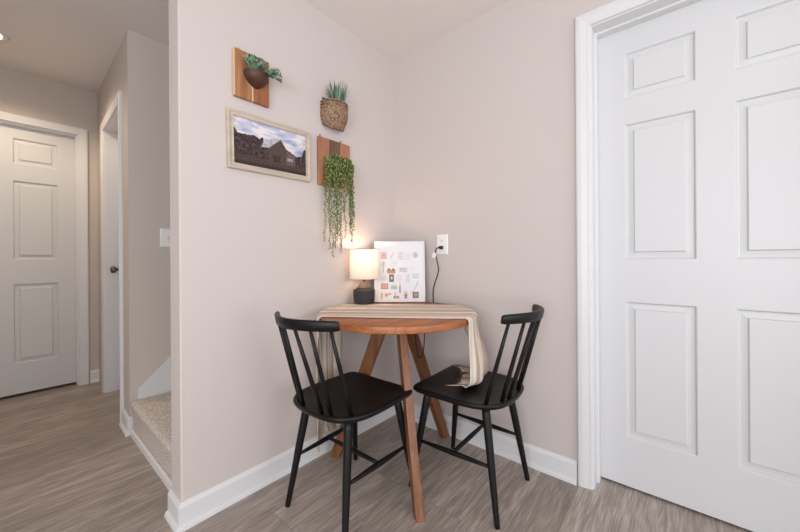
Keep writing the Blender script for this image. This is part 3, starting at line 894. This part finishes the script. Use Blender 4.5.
# ------------------------------------------------------------------ wall things on the left wall
# barn picture
pw, ph = .408, .252
bp_ = thing('barn_picture', 'framed picture of old barn under blue cloudy sky', 'picture', (-.869, 0, 1.419))
bp_.rotation_euler = (0, math.radians(-.9), 0)
PX, PZ = 180, 104
def barn(i, j):
    u = (i+.5)/PX; v = (j+.5)/PZ
    n1 = noise.fractal(Vector((u*5, v*9, 1.3)), 1.0, 2.0, 5); n2 = noise.fractal(Vector((u*26, v*16, 4.0)), 1.0, 2.0, 4)
    n3 = noise.noise(Vector((u*60, v*40, 9)))
    nb = noise.noise(Vector((u*14, 0, 3))); nb2 = noise.noise(Vector((u*38, v*6, 8)))
    hor = .665 + .055*nb + .03*nb2 if u < .38 else (.60 if u < .62 else (.56-(u-.68)*.75 if u < .86 else .45)+.02*nb2)
    if u < .05: hor += .12*(1-u/.05)
    if u > .92: hor += .20*min(1, (u-.92)/.04)
    def mx(a, b, t): 
        t = max(0, min(1, t)); return tuple(a[k]+(b[k]-a[k])*t for k in range(3))
    c = None
    # gable barn
    def inside(poly):
        sgn = []
        for k in range(len(poly)):
            (x0, y0), (x1, y1) = poly[k], poly[(k+1) % len(poly)]
            sgn.append((x1-x0)*(v-y0)-(y1-y0)*(u-x0))
        return all(q >= 0 for q in sgn) or all(q <= 0 for q in sgn)
    if inside([(.444, .16), (.687, .18), (.687, .545), (.606, .725), (.444, .49)]):
        c = mx((70, 56, 52), (104, 84, 78), .45+.25*math.sin(u*300)+.7*n3)
        if .5 < u < .60 and .2 < v < .36: c = mx((56, 44, 42), (78, 62, 58), .5+n3)
    if inside([(.343, .47), (.40, .665), (.612, .745), (.452, .495)]): c = mx((158, 158, 166), (192, 190, 196), .5+n2)
    if inside([(.602, .745), (.616, .745), (.70, .535), (.686, .53)]): c = (92, 82, 82)
    if inside([(.687, .19), (.82, .2), (.82, .43), (.687, .56)]) : c = mx((88, 70, 70), (122, 100, 98), .5+n3)
    if .70 < u < .79 and .29 < v < .36: c = mx((176, 168, 172), (132, 122, 126), .5+n3)
    if c is None:
        if v > hor:
            t = (v-.5)/.5
            c = mx((218, 208, 210), (164, 176, 206), t*.9-.05+n1*.6)
            if n1 > .10: c = mx(c, (136, 150, 188), (n1-.1)*1.3)
            if n1 < -.14: c = mx(c, (226, 216, 220), (-n1-.14)*3)
        else:
            c = mx((50, 42, 42), (98, 78, 75), .40+.8*n2+.7*n3)
            if v < .22: c = mx((64, 52, 52), (92, 76, 70), .5+.7*n3)
            if v < .10: c = mx((50, 42, 44), (70, 58, 58), .5+n3)
    return c
o = picture_mesh('canvas', pw-.044, ph-.044, PX, PZ, barn, M['inkmatte'], bp_); o.location = (0, -.012, .022)
bm = bmesh.new()
FR = [(0, .0), (0, .016), (.003, .020), (.008, .020), (.011, .017), (.017, .015), (.022, .017), (.025, .017), (.026, .010), (.026, 0)]   # (inwards, out of wall)
rows = []
for u, v in FR:
    rows.append([bm.verts.new((x, -v-.001, z)) for x, z in ((-pw/2+u, u), (pw/2-u, u), (pw/2-u, ph-u), (-pw/2+u, ph-u))])
for i in range(len(rows)):
    a, b = rows[i], rows[(i+1) % len(rows)]
    for k in range(4): bm.faces.new((a[k], a[(k+1) % 4], b[(k+1) % 4], b[k]))
finish('picture_frame', bm, M['frame'], bp_)
bm = bmesh.new(); box(bm, (-pw/2+.02, -.010, .02), (pw/2-.02, -.001, ph-.02)); finish('backing', bm, M['plank_brown'], bp_)

def leaf(bm, base, d, up, L, w, th=.002, bend=0.0, mi=0, seg=4):
    """tapered fleshy leaf from base along d, bending towards up"""
    d = d.normalized(); side = d.cross(up)
    if side.length < 1e-4: side = Vector((1, 0, 0))
    side.normalize(); nrm = side.cross(d).normalized()
    prevr = None
    for i in range(seg+1):
        s = i/seg
        c = base + d*L*s + nrm*bend*L*s*s
        ww = w*(math.sin(PI*min(.999, .12+s*.88))**.8 if s < 1 else .02) 
        r = [bm.verts.new(c+side*ww), bm.verts.new(c+nrm*th*(1-s*.7)), bm.verts.new(c-side*ww), bm.verts.new(c-nrm*th*(1-s*.7))]
        if prevr:
            for k in range(4):
                f = bm.faces.new((prevr[k], prevr[(k+1) % 4], r[(k+1) % 4], r[k])); f.material_index = mi; f.smooth = True
        prevr = r

def half_bowl(bm, R, D, Hh, rim=.006, seg=24, pw_=.55):
    """half bowl against the plane y=0, open on top, bulging to -y; rim at z=0"""
    lv = 10; outer, inner = [], []
    for i in range(lv+1):
        s = i/lv; k = (1-s**2.2)**pw_ if s < 1 else .12
        z = -Hh*s
        outer.append([bm.verts.new((R*k*math.cos(PI+PI*q/seg), D*k*math.sin(PI+PI*q/seg), z)) for q in range(seg+1)])
        inner.append([bm.verts.new(((R*k-rim*.9)*math.cos(PI+PI*q/seg), (D*k-rim)*math.sin(PI+PI*q/seg) , z if i == 0 else min(-.0, z+rim))) for q in range(seg+1)])
    for g in (outer, inner):
        for a, b in zip(g, g[1:]):
            for q in range(seg): bm.faces.new((a[q], a[q+1], b[q+1], b[q])).smooth = True
    for q in range(seg): bm.faces.new((outer[0][q], outer[0][q+1], inner[0][q+1], inner[0][q]))
    bm.faces.new(outer[-1]); bm.faces.new(inner[-1])
    for g in (0, -1):
        for i in range(lv): bm.faces.new((outer[i][g], outer[i+1][g], inner[i+1][g], inner[i][g]))

# wooden board with bowl of succulents
wb = thing('succulent_planter', 'two plank wooden wall board with dark bowl of succulents', 'wall planter', (-.968, 0, 1.728))
bh, bw = .205, .154
bm = bmesh.new(); box(bm, (-bw/2, -.020, 0), (-.003, -.004, bh)); finish('plank', bm, M['plank_tan'], wb, bevel=.0015)['label'] = 'tan plank'
bm = bmesh.new(); box(bm, (.003, -.020, 0), (bw/2, -.004, bh)); finish('plank', bm, M['plank_red'], wb, bevel=.0015)['label'] = 'reddish plank'
for a, b in (((-bw/2+.004, -.004, .03), (bw/2-.004, -.0, .05)), ((-bw/2+.004, -.004, bh-.05), (bw/2-.004, -.0, bh-.03)), ((-.003, -.0195, .0), (.003, -.004, bh)), ((-bw/2-.004, -.020, .0005), (-bw/2, -.004, bh-.0005))):
    bm = bmesh.new(); box(bm, a, b); finish('batten', bm, M['batten'], wb)
for x in (-.055, .052):
    bm = bmesh.new(); tube(bm, [(x, -.008, bh-.004), (x, -.008, bh+.010)], .0022, 8); finish('peg', bm, M['nickel'], wb)
bm = bmesh.new(); half_bowl(bm, .055, .060, .062, pw_=.75)
bmesh.ops.translate(bm, verts=bm.verts[:], vec=(.012, -.020, .122))
finish('bowl', bm, M['bowl'], wb, smooth=True, auto=50)
def rosette(c, R, n, tilt, seed):
    rnd = random.Random(seed); b = bmesh.new()
    for k in range(n):
        el = .15+1.25*(k/n); az = k*2.399+rnd.uniform(-.2, .2)
        d = Vector((math.cos(az)*math.cos(el), math.sin(az)*math.cos(el), math.sin(el)))
        d = Matrix.Rotation(tilt[0], 3, 'X') @ Matrix.Rotation(tilt[1], 3, 'Y') @ d
        leaf(b, Vector(c), d, Vector((0, 0, 1)), R*(1-.35*k/n)*rnd.uniform(.85, 1.1), R*.17, R*.07, .25, rnd.choice((0, 0, 1, 2)))
    return b
def sprigs(c, dirs, L, seed):
    rnd = random.Random(seed); b = bmesh.new()
    for d in dirs:
        d = Vector(d).normalized(); e = Vector(c)
        pts = []
        for s in range(9):
            p = e + d*L*s/8 + Vector((0, 0, -.18*L*(s/8)**2)); pts.append(p)
            for q in range(5):
                az = q*1.257+s*.6; u = d.cross(Vector((.3, .2, 1))).normalized(); w = d.cross(u)
                ld_ = (u*math.cos(az)+w*math.sin(az))*.8+d*.6
                leaf(b, p, ld_, Vector((0, 0, 1)), .0125*rnd.uniform(.7, 1.2), .0030, .0020, .2, rnd.choice((0, 0, 1, 1, 2)), 3)
        tube(b, pts, .0018, 5)
    return b
for c, sd_ in (((-.020, -.050, .136), 1), ((.018, -.048, .134), 5)):
    o = finish('succulent', rosette(c, .040, 22, (.25, 0), sd_), [M['succ'], M['succ2'], M['succ3']], wb)
finish('succulent', sprigs((-.022, -.056, .122), [(-.35, -.3, 1), (-.05, -.4, 1), (-.6, -.4, .6), (.2, -.4, 1), (-.2, -1, .4), (.3, -1, .25)], .054, 2), [M['succ'], M['succ2'], M['succ3']], wb)
finish('succulent', sprigs((.018, -.050, .128), [(.1, -.3, 1), (.4, -.1, 1), (-.2, -.4, 1)], .055, 12), [M['succ'], M['succ2'], M['succ3']], wb)
finish('succulent', sprigs((.030, -.056, .124), [(.5, -1, .0), (1, -.5, .35), (1, -.2, .05), (.8, -.7, .1), (1, -.55, -.1), (.7, -.4, .5)], .072, 3), [M['succ'], M['succ2'], M['succ3']], wb)

# seagrass wall basket with spiky plant
bk = thing('basket_planter', 'woven wall basket holding a spiky green plant', 'wall planter', (-.519, 0, 1.745))
bm = bmesh.new()
RN, LV = 30, 14; rows = []
for i in range(LV+1):
    s = i/LV; z = .125-.125*s
    wdt = .066+.010*math.sin(s*PI*.8)-.012*s**4; dp = .080+.012*math.sin(s*PI)-.02*s**3
    z2 = lambda q: .0
    row = []
    for q in range(RN+1):
        th = PI+PI*q/RN
        rip = .0025*math.sin(i*PI)*0 + .0022*math.cos(q*PI*.8)*(1 if i % 2 else -1)
        row.append(bm.verts.new(((wdt+rip)*math.copysign(abs(math.cos(th))**.75, math.cos(th)), (dp+rip)*-(abs(math.sin(th))**.75)-.002, z - .012*(1-abs(math.sin(th)))*(0) + (-.020*math.sin(PI*q/RN) if i == LV else 0) + .004*math.sin(q*1.1)*(i == LV))))
    rows.append(row)
for a, b in zip(rows, rows[1:]):
    for q in range(RN): bm.faces.new((a[q], a[q+1], b[q+1], b[q])).smooth = True
bm.faces.new(rows[-1])
o = finish('basket', bm, M['basket'], bk); o.modifiers.new('thick', 'SOLIDIFY').thickness = .004
for i in range(3):
    bm = bmesh.new(); pts = []
    for q in range(25):
        th = PI+PI*q/24; z = (.120, .104, .088)[i]
        pts.append(((.0735)*math.copysign(abs(math.cos(th))**.75, math.cos(th)), -.0885*(abs(math.sin(th))**.75)-.002, z+.002*math.sin(q*1.9+i)))
    tube(bm, pts, .0036, 6); finish('rope_band', bm, M['basket'], bk)
bm = bmesh.new(); box(bm, (-.062, -.006, .01), (.062, -.0005, .150)); finish('back_panel', bm, M['basketdark'], bk, bevel=.004)
bm = bmesh.new(); rnd = random.Random(4)
for k in range(105):
    az = rnd.uniform(0, 2*PI); r = rnd.random()**.6
    base = Vector((.004+.028*r*math.cos(az), -.044+.020*r*math.sin(az), .105))
    d = Vector((math.cos(az)*r*.55, math.sin(az)*r*.45-.05, 1))
    leaf(bm, base, d, Vector((math.cos(az), math.sin(az), .3)), rnd.uniform(.085, .135), .0038, .0012, rnd.uniform(-.12, .05), rnd.choice((0, 0, 1, 2)), 5)
finish('spiky_plant', bm, [M['grass'], M['grass2'], M['grass3']], bk)

# board with trailing plant
tp = thing('trailing_planter', 'three plank wooden wall board with long trailing green strands', 'wall planter', (-.511, 0, 1.420))
bw2, bh2 = .214, .253
for k, (a, b, mm, lb) in enumerate(((-.107, -.037, M['plank_orange'], 'orange plank'), (-.036, .036, M['plank_brown'], 'dark brown plank'), (.037, .107, M['plank_orange'], 'orange plank'))):
    bm = bmesh.new(); box(bm, (a, -.020, 0), (b, -.004, bh2)); finish('plank', bm, mm, tp, bevel=.0015)['label'] = lb
for z in (.03, .2):
    bm = bmesh.new(); box(bm, (-.10, -.004, z), (.10, -.0, z+.02)); finish('batten', bm, M['batten'], tp)
for x in (-.09, .05):
    bm = bmesh.new(); tube(bm, [(x, -.008, bh2-.004), (x, -.008, bh2+.016)], .0025, 8); finish('peg', bm, M['nickel'], tp)
bm = bmesh.new(); half_bowl(bm, .078, .075, .075)
bmesh.ops.translate(bm, verts=bm.verts[:], vec=(.012, -.020, .120))
finish('bowl', bm, M['bowl'], tp, smooth=True, auto=50)
rnd = random.Random(11)
def bead(bm, c, r, stretch, mi=0):
    s = bmesh.ops.create_icosphere(bm, subdivisions=1, radius=r)
    for v in s['verts']:
        v.co = Vector((v.co.x, v.co.y, v.co.z*stretch)) + c
    for v in s['verts']:
        for f in v.link_faces: f.smooth = True; f.material_index = mi
def strand(x0, y0, x1, y1, zend):
    """goes from the bowl over the rim and hangs to zend (local z)"""
    b = bmesh.new()
    top = .140+rnd.uniform(-.004, .012)
    pts = [Vector((x0*.6+.012*.4, y0*.5-.02, .118)), Vector((x0, y0, top)), Vector((x0+(x1-x0)*.45, y0+(y1-y0)*.5-.006, top-.006)), Vector((x1, y1, top-.035))]
    z = top-.035; x, y = x1, y1
    while z > zend:
        z -= .03; x += rnd.uniform(-.0045, .0045); y += rnd.uniform(-.003, .003); y = min(y, -.030); pts.append(Vector((x, y, max(z, zend))))
    sp_ = spline(pts, 5)
    tube(b, sp_, .0011, 5, True, 1)
    acc = 0; last = sp_[0]
    tot = sum((sp_[i+1]-sp_[i]).length for i in range(len(sp_)-1)); run = 0
    for p in sp_[1:]:
        l = (p-last).length; acc += l; run += l
        taper = 1-.45*run/tot
        while acc > .0068:
            acc -= .0068
            az = rnd.uniform(0, 2*PI); r = rnd.uniform(.0036, .0054)*taper
            off = Vector((math.cos(az), math.sin(az)*.9, rnd.uniform(-.4, .4)))*.0085*(.5+.5*taper)
            q = p+off; q.y = min(q.y, -.026)
            bead(b, q, r, 1.3, rnd.choice((0, 0, 2, 2, 3)))
        last = p
    return finish('trailing_strand', b, [M['pearl'], M['vine'], M['pearl2'], M['pearl3']], tp)
# (end x around the rim, end depth, lowest point) : a left bunch that reaches lowest, a gap, and a right bunch
SP = [(-.086, -.040, -.30), (-.080, -.062, -.34), (-.073, -.072, -.25), (-.066, -.060, -.385), (-.058, -.080, -.34), (-.050, -.088, -.27), (-.044, -.070, -.33), (-.036, -.092, -.365),
      (-.026, -.084, -.30), (-.018, -.098, -.34), (-.008, -.100, -.28), (.002, -.096, -.14), (.010, -.100, -.06), (.020, -.098, .02), (.032, -.098, -.03),
      (.044, -.094, -.10), (.052, -.088, -.20), (.060, -.082, -.26), (.068, -.088, -.24), (.076, -.076, -.30), (.082, -.066, -.325), (.088, -.060, -.22), (.092, -.046, -.16), (-.062, -.052, -.1), (-.03, -.07, -.08), (.075, -.055, -.1), (-.082, -.05, -.05), (-.046, -.098, -.16)]
for x1, y1, ze in SP:
    strand(x1*.72, y1*.72, x1, y1, ze)

# ------------------------------------------------------------------ light
w = bpy.data.worlds.new('daylight'); scene.world = w; w.use_nodes = True
bgn = w.node_tree.nodes['Background']; bgn.inputs['Color'].default_value = (.945, .985, 1.04, 1); bgn.inputs['Strength'].default_value = .80
def area(name, locn, target, sx, sy, e, col=(1, 1, 1)):
    l = bpy.data.lights.new(name, 'AREA'); l.shape = 'RECTANGLE'; l.size = sx; l.size_y = sy; l.energy = e; l.color = col
    o = bpy.data.objects.new(name, l); COL.objects.link(o); o.location = locn
    o.rotation_euler = (Vector(target)-Vector(locn)).to_track_quat('-Z', 'Y').to_euler()
    return o
area('window_daylight', (-1.3, -4.7, 1.2), (-.7, -.3, .8), 2.0, 1.6, 32, (.95, .985, 1.03))
area('side_window_daylight', (-4.3, -2.2, 1.2), (-.8, -.4, .6), 1.8, 1.6, 48, (.95, .985, 1.03))  # unseen fill from the left, added to brighten the free wall end
area('uplight', (-2.6, -2.8, .8), (-2.4, -2.6, 2.35), .9, .9, 32, (.95, .985, 1.02))  # fill aimed upward, added out of view to lift the dark ceiling
hl = bpy.data.lights.new('hall_downlight', 'SPOT'); hl.energy = 30; hl.color = (1, .80, .58); hl.spot_size = math.radians(150); hl.spot_blend = .6; hl.shadow_soft_size = .05
ho = bpy.data.objects.new('hall_downlight', hl); COL.objects.link(ho); ho.location = (-1.745, 1.75, lz-.02)

# ------------------------------------------------------------------ camera
cam = bpy.data.cameras.new('camera'); co = bpy.data.objects.new('camera', cam); COL.objects.link(co)
cam.sensor_width = 36; cam.sensor_fit = 'HORIZONTAL'; cam.lens = 332.4/800*36
cam.shift_y = -7.73/800; cam.clip_start = .02
a_, rl_ = .7028, -.0066
F = Vector((math.cos(a_), math.sin(a_), 0)); R0 = Vector((math.sin(a_), -math.cos(a_), 0)); U0 = Vector((0, 0, 1))
Rc = R0*math.cos(rl_)+U0*math.sin(rl_); Uc = U0*math.cos(rl_)-R0*math.sin(rl_)
co.matrix_world = Matrix(((Rc.x, Uc.x, -F.x, -1.6734), (Rc.y, Uc.y, -F.y, -1.4662), (Rc.z, Uc.z, -F.z, 1.028), (0, 0, 0, 1)))
scene.camera = co
vs_ = scene.view_settings
vs_.view_transform = 'Standard'; vs_.look = 'None'; vs_.gamma = 1; vs_.use_curve_mapping = False
vs_.exposure = 0.27
